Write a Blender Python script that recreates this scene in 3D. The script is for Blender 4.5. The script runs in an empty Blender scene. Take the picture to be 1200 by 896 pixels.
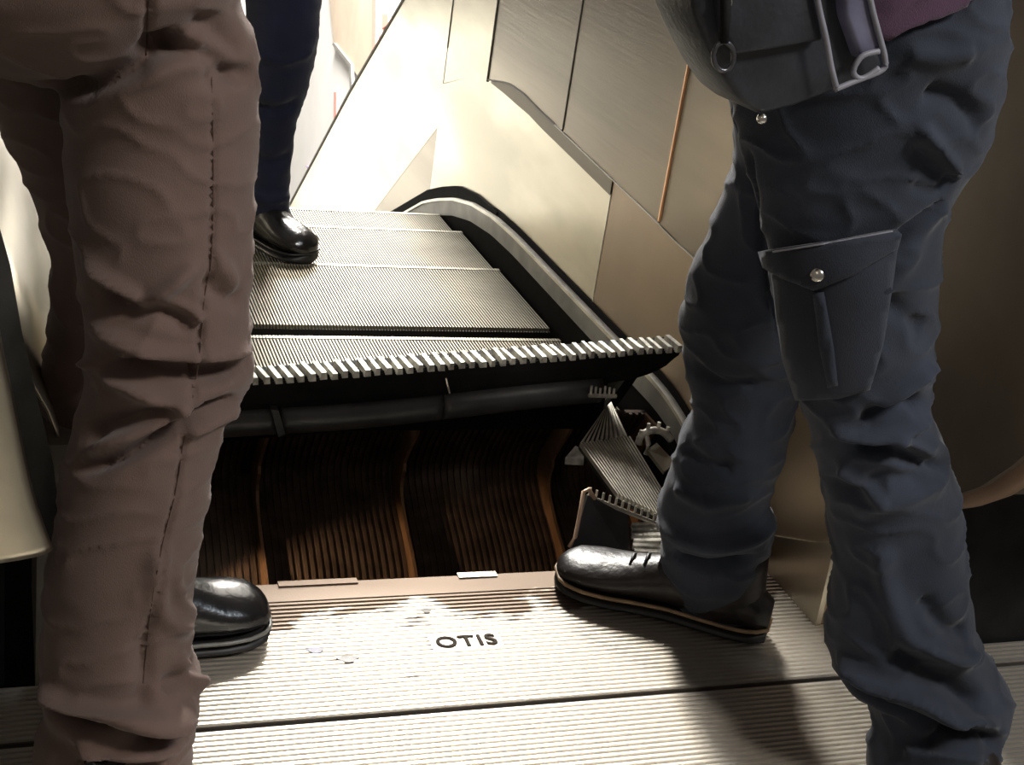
import bpy, bmesh, math, random
import numpy as np
from mathutils import Vector, Matrix, noise
from mathutils.bvhtree import BVHTree
from mathutils.geometry import delaunay_2d_cdt
random.seed(7)
SC = bpy.context.scene
COL = SC.collection

# ------------------------------------------------------------------ camera
F = 1661.805
H = 0.99478
R = np.array([[0.940508488518553, 0.0004089167341385013, 0.33976994542138567],
              [-0.30949223029508643, -0.41162466629246497, 0.8571929149768971],
              [0.14020821092760594, -0.9113533710294384, -0.3870099361796265]])
cam_d = bpy.data.cameras.new('camera')
cam = bpy.data.objects.new('camera', cam_d)
COL.objects.link(cam)
M = Matrix(((R[0][0], -R[0][1], -R[0][2], 0), (R[1][0], -R[1][1], -R[1][2], 0), (R[2][0], -R[2][1], -R[2][2], H), (0, 0, 0, 1)))
cam.matrix_world = M
cam_d.sensor_width = 36
cam_d.lens = 36 * F / 1200
cam_d.clip_start = 0.05
SC.camera = cam
O = Vector((0, 0, H))


def ray(px, py):
    return Vector(R @ np.array([px - 600, py - 448, F]))


def atY(px, py, Y):
    r = ray(px, py); return O + r * (Y / r.y)


def atX(px, py, X):
    r = ray(px, py); return O + r * (X / r.x)


def atZ(px, py, Z=0.0):
    r = ray(px, py); return O + r * ((Z - H) / r.z)


# ------------------------------------------------------------------ materials
def mat(name, col, metal=0.0, rough=0.5, var=0.0, vscale=8.0, bump=0.0, bscale=200.0, stretch=(1, 1, 1), col2=None,
        spec=0.5, rvar=0.0, aniso=0.0, sheen=0.0):
    m = bpy.data.materials.new(name); m.use_nodes = True
    nt = m.node_tree; N = nt.nodes; L = nt.links
    b = N['Principled BSDF']
    b.inputs['Metallic'].default_value = metal
    b.inputs['Roughness'].default_value = rough
    b.inputs['Specular IOR Level'].default_value = spec
    b.inputs['Sheen Weight'].default_value = sheen
    tc = N.new('ShaderNodeTexCoord'); mp = N.new('ShaderNodeMapping'); mp.inputs['Scale'].default_value = stretch
    L.new(tc.outputs['Object'], mp.inputs['Vector'])
    n1 = N.new('ShaderNodeTexNoise'); n1.inputs['Scale'].default_value = vscale; n1.inputs['Detail'].default_value = 6
    L.new(mp.outputs[0], n1.inputs['Vector'])
    cr = N.new('ShaderNodeValToRGB')
    c2 = col2 if col2 else tuple(c * (1 - var) for c in col)
    cr.color_ramp.elements[0].position = 0.38; cr.color_ramp.elements[1].position = 0.62
    cr.color_ramp.elements[0].color = (*c2, 1); cr.color_ramp.elements[1].color = (*col, 1)
    L.new(n1.outputs['Fac'], cr.inputs[0]); L.new(cr.outputs[0], b.inputs['Base Color'])
    if rvar:
        mr = N.new('ShaderNodeMapRange'); mr.inputs['To Min'].default_value = rough + rvar; mr.inputs['To Max'].default_value = max(rough - rvar, .02)
        L.new(n1.outputs['Fac'], mr.inputs['Value']); L.new(mr.outputs[0], b.inputs['Roughness'])
    if bump:
        n2 = N.new('ShaderNodeTexNoise'); n2.inputs['Scale'].default_value = bscale; n2.inputs['Detail'].default_value = 3
        L.new(mp.outputs[0], n2.inputs['Vector'])
        bp = N.new('ShaderNodeBump'); bp.inputs['Strength'].default_value = bump; bp.inputs['Distance'].default_value = 0.002
        L.new(n2.outputs['Fac'], bp.inputs['Height']); L.new(bp.outputs[0], b.inputs['Normal'])
    return m


STEEL = mat('brushed_steel', (.180, .150, .110), 1, .32, .18, 3.5, .12, 40, (1, .15, 3), rvar=.06)
STEEL_D = mat('shaded_dull_steel', (.20, .175, .14), .9, .5, .12, 5, .1, 60)
STEEL_L = mat('light_steel', (.50, .46, .37), 1, .31, .28, 6, .1, 60, (1, .3, 1), rvar=.08)
STEEL_W = mat('worn_bare_steel', (.75, .70, .60), 1, .33, .3, 20)
BRONZE = mat('bronze_strip', (.75, .42, .22), 1, .35, .2, 20)
STRIPM = mat('grey_skirt_strip', (.34, .34, .33), .2, .5, .3, 12, .2, 80)
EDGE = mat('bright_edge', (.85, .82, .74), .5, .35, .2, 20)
RUB = mat('black_rubber', (.010, .010, .010), 0, .85, .3, 20, spec=.1)
BLACKM = mat('black_greasy_metal', (.014, .014, .014), .1, .8, .4, 15, .3, 60, spec=.15)
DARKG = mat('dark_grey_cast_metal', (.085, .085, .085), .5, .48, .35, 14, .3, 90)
RUST = mat('oily_brown_casting', (.095, .066, .048), .1, .7, .45, 25, .3, 80, spec=.2)
WEB = mat('orange_brown_web', (.26, .15, .08), .3, .5, .3, 30)
TREAD_B = mat('tread_groove', (.05, .046, .038), .5, .6, .2, 10)
TREAD = mat('tread_cleats', (.27, .245, .175), .2, .55, .22, 7, rvar=.06)
FRAG = mat('cleat_metal', (.62, .59, .50), .3, .45, .3, 40)
TOOTH = mat('bare_tooth_metal', (.80, .78, .70), .35, .4, .5, 60)
NOSE = mat('nosing_cleats', (.50, .47, .38), .5, .45, .3, 25)
WHITEW = mat('white_wall', (.82, .80, .76), 0, .6, .05, 3)
TANW = mat('tan_wall', (.55, .44, .33), 0, .6, .15, 3)
REDM = mat('red_print', (.75, .25, .2), 0, .5, .1, 3)
GREYM = mat('grey_line', (.2, .19, .17), 0, .6, .1, 3)
FLOORM = mat('hall_floor', (.25, .24, .22), 0, .5, .2, 3)
CHAR = mat('engraved_letters', (.07, .06, .05), 0, .9, .2, 30, spec=.05)


def plate_mat(name, worn):
    m = mat(name, (.72, .68, .61), .85, .40, .0, 5, .15, 300, (1, 1, 1), rvar=.05)
    nt = m.node_tree; N = nt.nodes; L = nt.links; b = N['Principled BSDF']
    tc = N.new('ShaderNodeTexCoord')
    n = N.new('ShaderNodeTexNoise'); n.inputs['Scale'].default_value = 9; n.inputs['Detail'].default_value = 8; n.inputs['Roughness'].default_value = .6
    mp = N.new('ShaderNodeMapping'); mp.inputs['Scale'].default_value = (.8, 2.0, 1)
    L.new(tc.outputs['Object'], mp.inputs[0]); L.new(mp.outputs[0], n.inputs['Vector'])
    s = N.new('ShaderNodeSeparateXYZ'); L.new(tc.outputs['Object'], s.inputs[0])
    mr = N.new('ShaderNodeMapRange'); mr.inputs['From Min'].default_value = 1.44; mr.inputs['From Max'].default_value = 1.55
    mr.inputs['To Min'].default_value = -.12; mr.inputs['To Max'].default_value = worn
    L.new(s.outputs['Y'], mr.inputs['Value'])
    ad = N.new('ShaderNodeMath'); ad.operation = 'ADD'; L.new(n.outputs['Fac'], ad.inputs[0]); L.new(mr.outputs[0], ad.inputs[1])
    cr = N.new('ShaderNodeValToRGB'); cr.color_ramp.elements[0].position = .53; cr.color_ramp.elements[1].position = .60
    cr.color_ramp.elements[0].color = (0, 0, 0, 1); cr.color_ramp.elements[1].color = (1, 1, 1, 1)
    L.new(ad.outputs[0], cr.inputs[0])
    mx = N.new('ShaderNodeMix'); mx.data_type = 'RGBA'; mx.inputs['A'].default_value = (.72, .68, .61, 1); mx.inputs['B'].default_value = (.21, .165, .13, 1)
    L.new(cr.outputs[0], mx.inputs['Factor']); L.new(mx.outputs['Result'], b.inputs['Base Color'])
    m2 = N.new('ShaderNodeMapRange'); m2.inputs['To Min'].default_value = .40; m2.inputs['To Max'].default_value = .6
    L.new(cr.outputs[0], m2.inputs['Value']); L.new(m2.outputs[0], b.inputs['Roughness'])
    return m


PLATE = plate_mat('worn_landing_metal', .30)
GROOVE = mat('dark_groove_floor', (.10, .085, .07), .3, .7, .3, 20)  # groove floor darker than the ribs


def fabric(name, col, col2, vs=6, twill=900, rough=.85, sheen=.15):
    m = mat(name, col, 0, rough, 0, vs, .35, twill, (1, 1, .6), col2=col2, spec=.15, sheen=sheen)
    return m


BROWN = fabric('brown_cotton', (.155, .106, .090), (.115, .079, .067), 5)
BROWN_D = fabric('brown_cotton_stitch', (.10, .055, .045), (.07, .04, .03), 30)
NAVY = fabric('navy_cotton', (.042, .050, .071), (.023, .028, .040), 7)
NAVY_S = fabric('navy_pocket_cotton', (.040, .046, .064), (.024, .028, .038), 9)
NAVY2 = fabric('dark_navy_cotton', (.017, .021, .045), (.010, .012, .026), 7)
PURPLE = fabric('plum_cotton', (.11, .06, .10), (.08, .045, .075), 7)
GREYC = fabric('grey_cotton', (.2, .2, .2), (.15, .15, .15), 7)
BLUEC = fabric('blue_cotton', (.10, .16, .32), (.08, .13, .26), 7)
LEATHER = mat('black_leather', (.012, .011, .011), 0, .22, .3, 30, .25, 120, spec=.7)
BOOTM = mat('dark_boot_leather', (.016, .012, .011), 0, .38, .4, 40, 1.0, 45, spec=.5)
POUCHM = mat('dark_pouch_leather', (.030, .033, .042), 0, .45, .4, 25, .3, 150)
PIPE = mat('grey_piping', (.26, .26, .30), 0, .5, .2, 40)
POUCH_L = mat('blue_grey_flap_lining', (.18, .18, .27), 0, .5, .4, 25)
SOLE = mat('black_sole', (.015, .014, .014), 0, .5, .2, 30)
WELT = mat('tan_welt', (.30, .20, .11), 0, .5, .3, 40)
WELT_G = mat('grey_welt', (.22, .22, .2), 0, .35, .3, 40)
CHROME = mat('chrome', (.8, .78, .72), 1, .2, .1, 20)
SKIN = mat('skin', (.45, .27, .2), 0, .5, .1, 20)
HAIR = mat('black_hair', (.01, .008, .007), 0, .4, .1, 80)


# ------------------------------------------------------------------ helpers
def link(name, me, m=None, parent=None, smooth=False):
    if m is not None and len(me.materials) == 0: me.materials.append(m)
    if smooth:
        for p in me.polygons: p.use_smooth = True
    o = bpy.data.objects.new(name, me); COL.objects.link(o)
    if parent is not None: o.parent = parent
    return o


def obj(name, bm, m=None, parent=None, smooth=False):
    bmesh.ops.recalc_face_normals(bm, faces=bm.faces[:])
    me = bpy.data.meshes.new(name); bm.to_mesh(me); bm.free()
    return link(name, me, m, parent, smooth)


def empty(name, loc=(0, 0, 0)):
    o = bpy.data.objects.new(name, None); COL.objects.link(o); o['_b'] = 1
    del o['_b']
    o.empty_display_size = .05
    return o


def tag(o, label=None, cat=None, group=None, kind=None):
    if label: o['label'] = label
    if cat: o['category'] = cat
    if group: o['group'] = group
    if kind: o['kind'] = kind
    return o


def hexa(bm, c):  # 8 corners: 4 bottom, 4 top
    v = [bm.verts.new(p) for p in c]
    for f in ((0, 3, 2, 1), (4, 5, 6, 7), (0, 1, 5, 4), (1, 2, 6, 5), (2, 3, 7, 6), (3, 0, 4, 7)):
        bm.faces.new([v[i] for i in f])


def box(bm, x0, x1, y0, y1, z0, z1):
    hexa(bm, [(x0, y0, z0), (x1, y0, z0), (x1, y1, z0), (x0, y1, z0), (x0, y0, z1), (x1, y0, z1), (x1, y1, z1), (x0, y1, z1)])


def prismX(bm, pts, x0, x1):
    """profile pts (Y,z) extruded along X"""
    a = [bm.verts.new((x0, y, z)) for y, z in pts]; b = [bm.verts.new((x1, y, z)) for y, z in pts]
    n = len(pts)
    bm.faces.new(a); bm.faces.new(b[::-1])
    for i in range(n):
        bm.faces.new((a[i], b[i], b[(i + 1) % n], a[(i + 1) % n]))


def tube(bm, pts, r, n=8, closed=False):
    pts = [Vector(p) for p in pts]; rings = []
    N = len(pts)
    up = Vector((0.13, .21, .97)).normalized()
    for i, p in enumerate(pts):
        a = pts[(i - 1) % N] if (closed or i > 0) else p
        b = pts[(i + 1) % N] if (closed or i < N - 1) else p
        t = (b - a).normalized()
        u = t.cross(up)
        if u.length < 1e-3: u = t.cross(Vector((1, 0, 0)))
        u.normalize(); w = t.cross(u)
        rr = r[i] if isinstance(r, (list, tuple)) else r
        rings.append([bm.verts.new(p + (u * math.cos(k * 2 * math.pi / n) + w * math.sin(k * 2 * math.pi / n)) * rr) for k in range(n)])
    for i in range(N if closed else N - 1):
        A = rings[i]; B = rings[(i + 1) % N]
        for k in range(n): bm.faces.new((A[k], A[(k + 1) % n], B[(k + 1) % n], B[k]))
    if not closed:
        bm.faces.new(rings[0]); bm.faces.new(rings[-1][::-1])


def catmull(pts, n):
    """resample list of tuples with n points (Catmull-Rom on index)"""
    P = np.array(pts, float); m = len(P); out = []
    for t in np.linspace(0, m - 1, n):
        i = min(int(t), m - 2); u = t - i
        p0 = P[max(i - 1, 0)]; p1 = P[i]; p2 = P[i + 1]; p3 = P[min(i + 2, m - 1)]
        out.append(.5 * ((2 * p1) + (-p0 + p2) * u + (2 * p0 - 5 * p1 + 4 * p2 - p3) * u * u + (-p0 + 3 * p1 - 3 * p2 + p3) * u ** 3))
    return np.array(out)


def plate_quad(A, B, C, D, th):
    """solid quad plate; A,B,C,D top corners; thickness th along -normal"""
    A, B, C, D = map(Vector, (A, B, C, D))
    n = (B - A).cross(D - A).normalized()
    bm = bmesh.new()
    hexa(bm, [A - n * th, B - n * th, C - n * th, D - n * th, A, B, C, D])
    return bm, n


def ribs_quad(bm, A, B, C, D, n, count, h, duty=.45, jag=0.0):
    """ribs run from edge AB towards DC (A->D), spaced along A->B"""
    A, B, C, D = map(Vector, (A, B, C, D))
    for i in range(count):
        a = i / count; b = (i + duty) / count
        j = random.uniform(-jag, jag)
        p0 = A.lerp(B, a); p1 = A.lerp(B, b); q0 = D.lerp(C, a); q1 = D.lerp(C, b)
        d0 = (p0 - q0).normalized() * j
        p0 = p0 + d0; p1 = p1 + d0
        hexa(bm, [p0, p1, q1, q0, p0 + n * h, p1 + n * h, q1 + n * h, q0 + n * h])


# ------------------------------------------------------------------ landing
XL, XR = .100, 1.056
YJ, YC = 1.283, 1.566


def groove_base(par, x0, x1, y0, y1):
    bm = bmesh.new(); box(bm, x0, x1, y0, y1, -.030, -.0034); obj('groove_base', bm, GROOVE, par)


def ribbed_floor(name, x0, x1, y0, y1, pitch, smooth_to=None):
    bm = bmesh.new()
    y = y0 + .002
    top = smooth_to if smooth_to else y1
    while y < top - pitch * .6:
        hexa(bm, [(x0, y, -.0035), (x1, y, -.0035), (x1, y + pitch * .62, -.0035), (x0, y + pitch * .62, -.0035),
                  (x0, y + .0007, 0), (x1, y + .0007, 0), (x1, y + pitch * .62 - .0007, 0), (x0, y + pitch * .62 - .0007, 0)])
        y += pitch
    if smooth_to:
        box(bm, x0, x1, smooth_to, y1, -.0035, 0)
    return bm


lp = obj('landing_plate', ribbed_floor('l', -.8, 2.1, .15, YJ - .003, .0088), PLATE)
groove_base(lp, -.8, 2.1, .15, YJ - .003)
tag(lp, 'ribbed steel floor plate nearest the camera, in front of the joint line', 'floor plate')
cp = obj('comb_plate', ribbed_floor('c', XL + .002, XR - .002 + .03, YJ + .003, YC, .0088, 1.525), PLATE)
groove_base(cp, XL + .002, XR - .002 + .03, YJ + .003, YC)
tag(cp, 'worn ribbed steel plate with engraved letters along the edge of the open pit', 'floor plate')
# corner wings of the plate either side of the skirt ends
for x0, x1, lab in ((-.8, XL - .003, 'dark ribbed floor strip at the left newel foot'), (XR + .034, 2.1, 'dark ribbed floor strip under the right newel')):
    w = obj('edge_plate', ribbed_floor('e', x0, x1, YJ + .003, 1.385 if x0 < 0 else 1.33, .0088), PLATE)
    groove_base(w, x0, x1, YJ + .003, 1.385 if x0 < 0 else 1.33)
    tag(w, lab, 'floor plate')
# small bright wear inserts on the comb edge
for x0, x1 in ((.34, .445), (.585, .64)):
    bm = bmesh.new(); box(bm, x0, x1, YC - .008, YC + .004, -.006, .002); obj('comb_insert', bm, STEEL_W if x0 > .5 else PLATE, cp)
# engraved letters
cu = bpy.data.curves.new('letters', 'FONT'); cu.body = 'OTIS'; cu.size = .030; cu.extrude = .0006; cu.align_x = 'CENTER'; cu.offset = .0006
cu.space_character = 1.12
to = bpy.data.objects.new('tmp', cu); COL.objects.link(to)
bpy.context.view_layer.update()
me = bpy.data.meshes.new_from_object(to); bpy.data.objects.remove(to)
me.materials.clear()
lc = atZ(549, 757)
xs = [v.co.x for v in me.vertices]; wcur = max(xs) - min(xs)
for v in me.vertices:
    v.co = Vector((v.co.x * (.0795 / wcur) + lc.x, v.co.y * 1.05 + lc.y, v.co.z + .0016))
bm = bmesh.new(); box(bm, lc.x - .046, lc.x + .046, lc.y - .004, lc.y + .028, -.003, .0006)
np_ = obj('name_strip', bm, PLATE, cp)
link('lettering', me, CHAR, np_)
# oval stain of gum / paint
for (px, py, r, m_) in ((370, 762, .010, POUCH_L), (408, 772, .012, DARKG), (500, 716, .006, GREYM)):
    p = atZ(px, py); bm = bmesh.new()
    vs = [bm.verts.new((p.x + r * math.cos(a) * (1 + .3 * math.sin(3 * a)), p.y + r * .6 * math.sin(a), .0006)) for a in [k * math.pi / 8 for k in range(16)]]
    ex = bmesh.ops.extrude_face_region(bm, geom=[bm.faces.new(vs)])
    for v in [g for g in ex['geom'] if isinstance(g, bmesh.types.BMVert)]: v.co.z -= .002
    obj('floor_spot', bm, m_, cp)

# dark plinths / base below the newels, pit shell
def struct(name, bm, m, smooth=False): return tag(obj(name, bm, m, None, smooth), kind='structure')


bm = bmesh.new(); box(bm, -1.2, XL-.01, 1.40, 3.3, -.9, -.05); box(bm, -1.2, .005, 1.40, 1.42, -.01, .28); struct('wall_left', bm, BLACKM)
bm = bmesh.new(); box(bm, XR + .09, 2.6, 1.335, 1.40, -.9, .32); struct('wall_right', bm, BLACKM)
bm = bmesh.new(); box(bm, .02, 1.14, 1.30, 1.45, -.9, -.035); struct('wall_pit_front', bm, BLACKM)
bm = bmesh.new(); box(bm, -.2, 1.4, 1.3, 3.4, -.95, -.9); struct('floor_pit', bm, BLACKM)
bm = bmesh.new(); box(bm, -1.5, 3.2, -1.0, 1.28, -.95, -.04); struct('floor', bm, FLOORM)

# ------------------------------------------------------------------ treads
def tread(yf, yb, z, x0=XL + .02, x1=XR - .012, count=152, yv=None, rot=0.0):
    """tread things: base, cleats, nosing, riser"""
    e = empty('escalator_step')
    bm = bmesh.new(); box(bm, x0, x1, yf, yb, z - .03, z - .009); obj('tread_base', bm, TREAD_B, e)
    bm = bmesh.new()
    y1 = yb - .012
    ribs_quad(bm, (x0, yf, z - .009), (x1, yf, z - .009), (x1, y1, z - .009), (x0, y1, z - .009), Vector((0, 0, 1)), count, .009, .5)
    tag(obj('cleats', bm, TREAD, e), kind=None)
    bm = bmesh.new()
    ribs_quad(bm, (x0, y1, z - .009), (x1, y1, z - .009), (x1, yb, z - .009), (x0, yb, z - .009), Vector((0, 0, 1)), count, .0105, .75)
    box(bm, x0, x1, yb - .004, yb, z - .02, z - .001)
    obj('nosing', bm, NOSE, e)
    # riser hanging at the far edge, curved, ribbed
    bm = bmesh.new()
    prof = [(yb, z - .03), (yb - .004, z - .09), (yb - .018, z - .16), (yb - .045, z - .21), (yb - .055, z - .21), (yb - .03, z - .16), (yb - .016, z - .09), (yb - .012, z - .03)]
    prismX(bm, prof, x0, x1); obj('riser', bm, BLACKM, e)
    return e


s1 = tread(2.06, 2.415, -.002)
tag(s1, 'ribbed escalator step directly behind the broken toothed edge', 'escalator step', 'escalator steps')
s2 = tread(2.468, 2.815, .0)
tag(s2, 'ribbed escalator step second behind the broken toothed edge, wide dark gap in front', 'escalator step', 'escalator steps')
s3 = tread(2.823, 3.105, -.010)
tag(s3, 'ribbed escalator step under the shoe of the far person, third from the break', 'escalator step', 'escalator steps')
s4 = tread(3.113, 3.30, -.030)
tag(s4, 'narrow looking farthest visible escalator step at the crest', 'escalator step', 'escalator steps')
bm = bmesh.new(); box(bm, XL + .04, XR - .03, 2.05, 3.3, -.26, -.24); struct('trim_1', bm, BLACKM)

# --- broken front bar -------------------------------------------------
bar = empty('broken_step_front')
tag(bar, 'torn black step front with jagged bright teeth, lifted above the open pit', 'broken step')
LB = Vector((.112, 1.884, .130)); RB = Vector((1.034, 1.899, .2035))


def barpt(x, dy=0, dz=0):
    t = (x - LB.x) / (RB.x - LB.x); p = LB.lerp(RB, t); return Vector((x, p.y + dy, p.z + dz))


def sweep(bm, prof_fn, xs):
    rings = []
    for x in xs:
        rings.append([bm.verts.new(barpt(x, dy, dz)) for dy, dz in prof_fn(x)])
    n = len(rings[0])
    for a, b in zip(rings, rings[1:]):
        for k in range(n): bm.faces.new((a[k], b[k], b[(k + 1) % n], a[(k + 1) % n]))
    bm.faces.new(rings[0]); bm.faces.new(rings[-1][::-1])


def p_upper(x):
    d = .050
    if x > .87: d = .050 + .002 * math.sin((x - .87) * 20)
    if x > .93: d = max(.008, .050 * math.sqrt(max(0, 1 - ((x - .93) / .106) ** 2)))
    return [(.055, -.008), (0, -.008), (-.002, -.008 - d * .3), (.0, -.008 - d * .7), (.006, -.008 - d), (.055, -.008 - d)]


bm = bmesh.new(); sweep(bm, p_upper, np.linspace(.112, 1.032, 60)); obj('front_face', bm, BLACKM, bar)


def p_lip(x):
    t = (x - .3) / .6
    dz = -.052 + .004 * math.sin(x * 9)
    return [(.05, dz), (-.001, dz), (-.010, dz - .010), (-.013, dz - .022), (-.009, dz - .036), (.0, dz - .042), (.05, dz - .040)]


for x0, x1, lab in ((.114, .385, None), (.392, .640, None), (.643, .905, None)):
    bm = bmesh.new(); sweep(bm, p_lip, np.linspace(x0, x1, 24)); obj('lower_lip', bm, DARKG, bar, True)
bm = bmesh.new()
hexa(bm, [barpt(.374, -.016, -.045), barpt(.385, -.016, -.048), barpt(.398, -.016, -.088), barpt(.388, -.016, -.092),
          barpt(.374, .01, -.045), barpt(.385, .01, -.048), barpt(.398, .01, -.088), barpt(.388, .01, -.092)])
obj('torn_flap', bm, DARKG, bar)
bm = bmesh.new(); tube(bm, [barpt(.640, -.005, -.022), barpt(.644, -.006, -.035), barpt(.649, -.006, -.048)], .0018, 6); obj('crack_edge', bm, STEEL_W, bar)
bm = bmesh.new(); sweep(bm, lambda x: [(.050, -.02), (.058, -.02), (.058, -.125 - .09 * max(0, x - .5)), (.050, -.125 - .09 * max(0, x - .5))], np.linspace(.112, .94, 30)); obj('dark_backing', bm, RUB, bar)  # added black sheet that keeps the gap under the lip dark
# top shelf behind teeth and teeth
bm = bmesh.new()
sweep(bm, lambda x: [(.05, -.006), (.003, -.006), (.003, -.012), (.05, -.012)], np.linspace(.112, 1.03, 30)); obj('top_plate', bm, BLACKM, bar)
bm = bmesh.new()
x = .116; k = 0
while x < 1.028:
    w = .0092 * random.uniform(.8, 1.15); j = random.uniform(-.003, .002); hh = random.uniform(-.0015, .0015)
    lean = -.008 + random.uniform(-.003, .003)
    if random.random() > .03:
        a = [barpt(x, -.003 + j, -.010), barpt(x + w, -.003 + j, -.010), barpt(x + w + lean, .034, -.010), barpt(x + lean, .034, -.010),
             barpt(x + .001, -.004 + j, .0015 + hh), barpt(x + w * .8, -.004 + j, .0015 + hh), barpt(x + w * .8 + lean, .030, .006 + hh), barpt(x + .001 + lean, .030, .006 + hh)]
        hexa(bm, a)
    x += .0165; k += 1
tag(obj('teeth', bm, TOOTH, bar), 'bright bent teeth')
# side arms that still carry the bar
for x0 in (.125, .99):
    bm = bmesh.new()
    a = barpt(x0, .05, -.02); b = Vector((x0, 2.10, -.035))
    hexa(bm, [a + Vector((0, 0, -.02)), a + Vector((.02, 0, -.02)), b + Vector((.02, 0, -.02)), b + Vector((0, 0, -.02)), a, a + Vector((.02, 0, 0)), b + Vector((.02, 0, 0)), b])
    obj('side_arm', bm, BLACKM, bar)

# --- ribbed castings seen in the pit -----------------------------------
cast = empty('step_casting')
tag(cast, 'dark curved ribbed step casting inside the open pit, lit orange', 'step casting')
PR = catmull([(1.950, .035), (1.955, .02), (2.0, -.05), (2.012, -.10), (1.965, -.14), (1.90, -.172), (1.85, -.205), (1.82, -.25), (1.80, -.33)], 36)
XW = [.120, .388, .627, .889, 1.045]
bm = bmesh.new()
prof = [(y + .05, z) for y, z in PR] + [(y + .062, z) for y, z in PR[::-1]]
prismX(bm, prof, .115, 1.05)
obj('back_plate', bm, RUST, cast)
bm = bmesh.new(); nr = 80
for i in range(nr):
    x = .118 + i * (.930 / nr)
    pr = [(y + .044, z) for y, z in PR] + [(y + .052, z) for y, z in PR[::-1]]
    prismX(bm, pr, x, x + .0055)
obj('ribbing', bm, RUST, cast)
for xw in XW:
    bm = bmesh.new(); prismX(bm, [(y - .012 * (1 if z < -.06 else .2), z) for y, z in PR] + [(y + .055, z) for y, z in PR[::-1]], xw - .0025, xw + .0025)
    obj('web', bm, WEB, cast)

# ------------------------------------------------------------------ broken fragments
def fragment(name, quads, count, m, label, parent=None, cat='metal fragment'):
    e = empty(name); tag(e, label, cat)
    bmb = bmesh.new(); bmr = bmesh.new()
    for (A, B, C, D), c in zip(quads, count):
        A, B, C, D = map(Vector, (A, B, C, D))
        n = (B - A).cross(D - A).normalized()
        if n.dot(O - A) < 0: n = -n
        hexa(bmb, [A - n * .006, B - n * .006, C - n * .006, D - n * .006, A, B, C, D])
        ribs_quad(bmr, A, B, C, D, n, c, .007, .5, .002)
    obj('base', bmb, TREAD_B, e); obj('cleats', bmr, m, e)
    return e


A_, B_, C_, D_ = atY(679, 523, 1.82), atY(738, 514, 1.86), atY(803, 622, 1.655), atY(722, 583, 1.66)
E1, E2 = atY(707, 482, 1.93), atY(715, 474, 1.94)
fragment('broken_tread_piece', [(A_, B_, C_, D_), (atY(679, 522, 1.82), atY(736, 514, 1.855), E2, E1)], [18, 10], FRAG,
         'largest bent piece of cleated tread leaning beside the dark boot')
fb = empty('torn_bracket'); tag(fb, 'black bracket plate with bright left edge below the cleated tread piece', 'metal bracket')
q = [atY(686, 580, 1.64), atY(733, 603, 1.64), atY(736, 658, 1.60), atY(668, 642, 1.60)]
bm, n = plate_quad(*q, .006); obj('plate', bm, DARKG, fb)
bm = bmesh.new(); tube(bm, [atY(697, 584, 1.635), atY(690, 573, 1.635), atY(684, 576, 1.632), atY(680, 600, 1.62), atY(674, 630, 1.605), atY(667, 641, 1.60)], .0032, 8)
obj('bright_edge', bm, mat('peach_edge', (.80, .58, .42), .3, .4), fb, True)
bm = bmesh.new(); pa, pb = atY(688, 581, 1.64), atY(778, 617, 1.63); tube(bm, [pa, pb], .0034, 6)
for i in range(12):
    p = pa.lerp(pb, (i + .3) / 12); tube(bm, [p, p + Vector((.002, .004, .013))], .002, 5)
obj('toothed_rim', bm, FRAG, fb)
fragment('broken_comb_piece', [(atY(739, 617, 1.66), atY(743, 653, 1.585), atY(778, 656, 1.585), atY(782, 614, 1.66))], [6], TOOTH,
         'small bright ribbed plate piece between the bracket and the boot')
cs = empty('comb_segment'); tag(cs, 'tiny bright comb piece hanging under the lifted step front', 'metal fragment')
bm = bmesh.new(); a, b = atY(690, 463, 1.875), atY(722, 464, 1.878); tube(bm, [a, b], .0035, 6); obj('strip', bm, TOOTH, cs)
bm = bmesh.new()
for i in range(6):
    p = a.lerp(b, (i + .4) / 6); tube(bm, [p, p + Vector((-.001, 0, .017 - .002 * (i % 3)))], .0022, 5)
obj('comb_teeth', bm, TOOTH, cs)
tb = empty('toothed_bracket'); tag(tb, 'pale curved toothed bracket against the grey skirt strip', 'metal bracket')
bm = bmesh.new()
arc = catmull([tuple(atY(x_, y_, 1.80)) for x_, y_ in ((748, 520), (752, 509), (765, 504), (777, 506), (786, 515))], 14)
tube(bm, arc, .006, 8); tube(bm, [atY(757, 507, 1.80), atY(760, 520, 1.79), atY(757, 532, 1.79)], .004, 8); obj('arm', bm, TOOTH, tb, True)
bm = bmesh.new()
for i in range(2, 13, 3):
    p = Vector(arc[i]); tube(bm, [p, p + Vector((0, 0, .014))], .003, 6)
obj('bracket_teeth', bm, TOOTH, tb)
bm, n = plate_quad(atY(757, 530, 1.79), atY(768, 522, 1.80), atY(790, 545, 1.76), atY(777, 556, 1.75), .008); obj('foot', bm, STEEL_L, tb)
bm, n = plate_quad(atY(662, 540, 1.80), atY(674, 526, 1.83), atY(683, 530, 1.82), atY(684, 541, 1.79), .006)
ribs_quad(bm, atY(662, 540, 1.80), atY(674, 526, 1.83), atY(683, 530, 1.82), atY(684, 541, 1.79), n, 3, .006)
tag(obj('metal_chip', bm, TOOTH), 'small jagged bright chip left of the cleated tread piece', 'metal fragment')

# ------------------------------------------------------------------ right balustrade
rb = empty('right_balustrade')
tag(rb, 'brushed steel balustrade on the right running over the crest', 'balustrade')


def slabX(pts, x0, x1):
    bm = bmesh.new(); prismX(bm, pts, x0, x1); return bm


ZT = .72
sl = -.66


def zarc(Y):  # strip top height
    return float(np.interp(Y, [0, 2.75, 2.9, 3.06, 3.2, 3.33, 3.45, 3.55, 3.79, 4.2], [.1, .1, .094, .074, .042, .0, -.045, -.095, -.215, -.48]))


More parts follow.
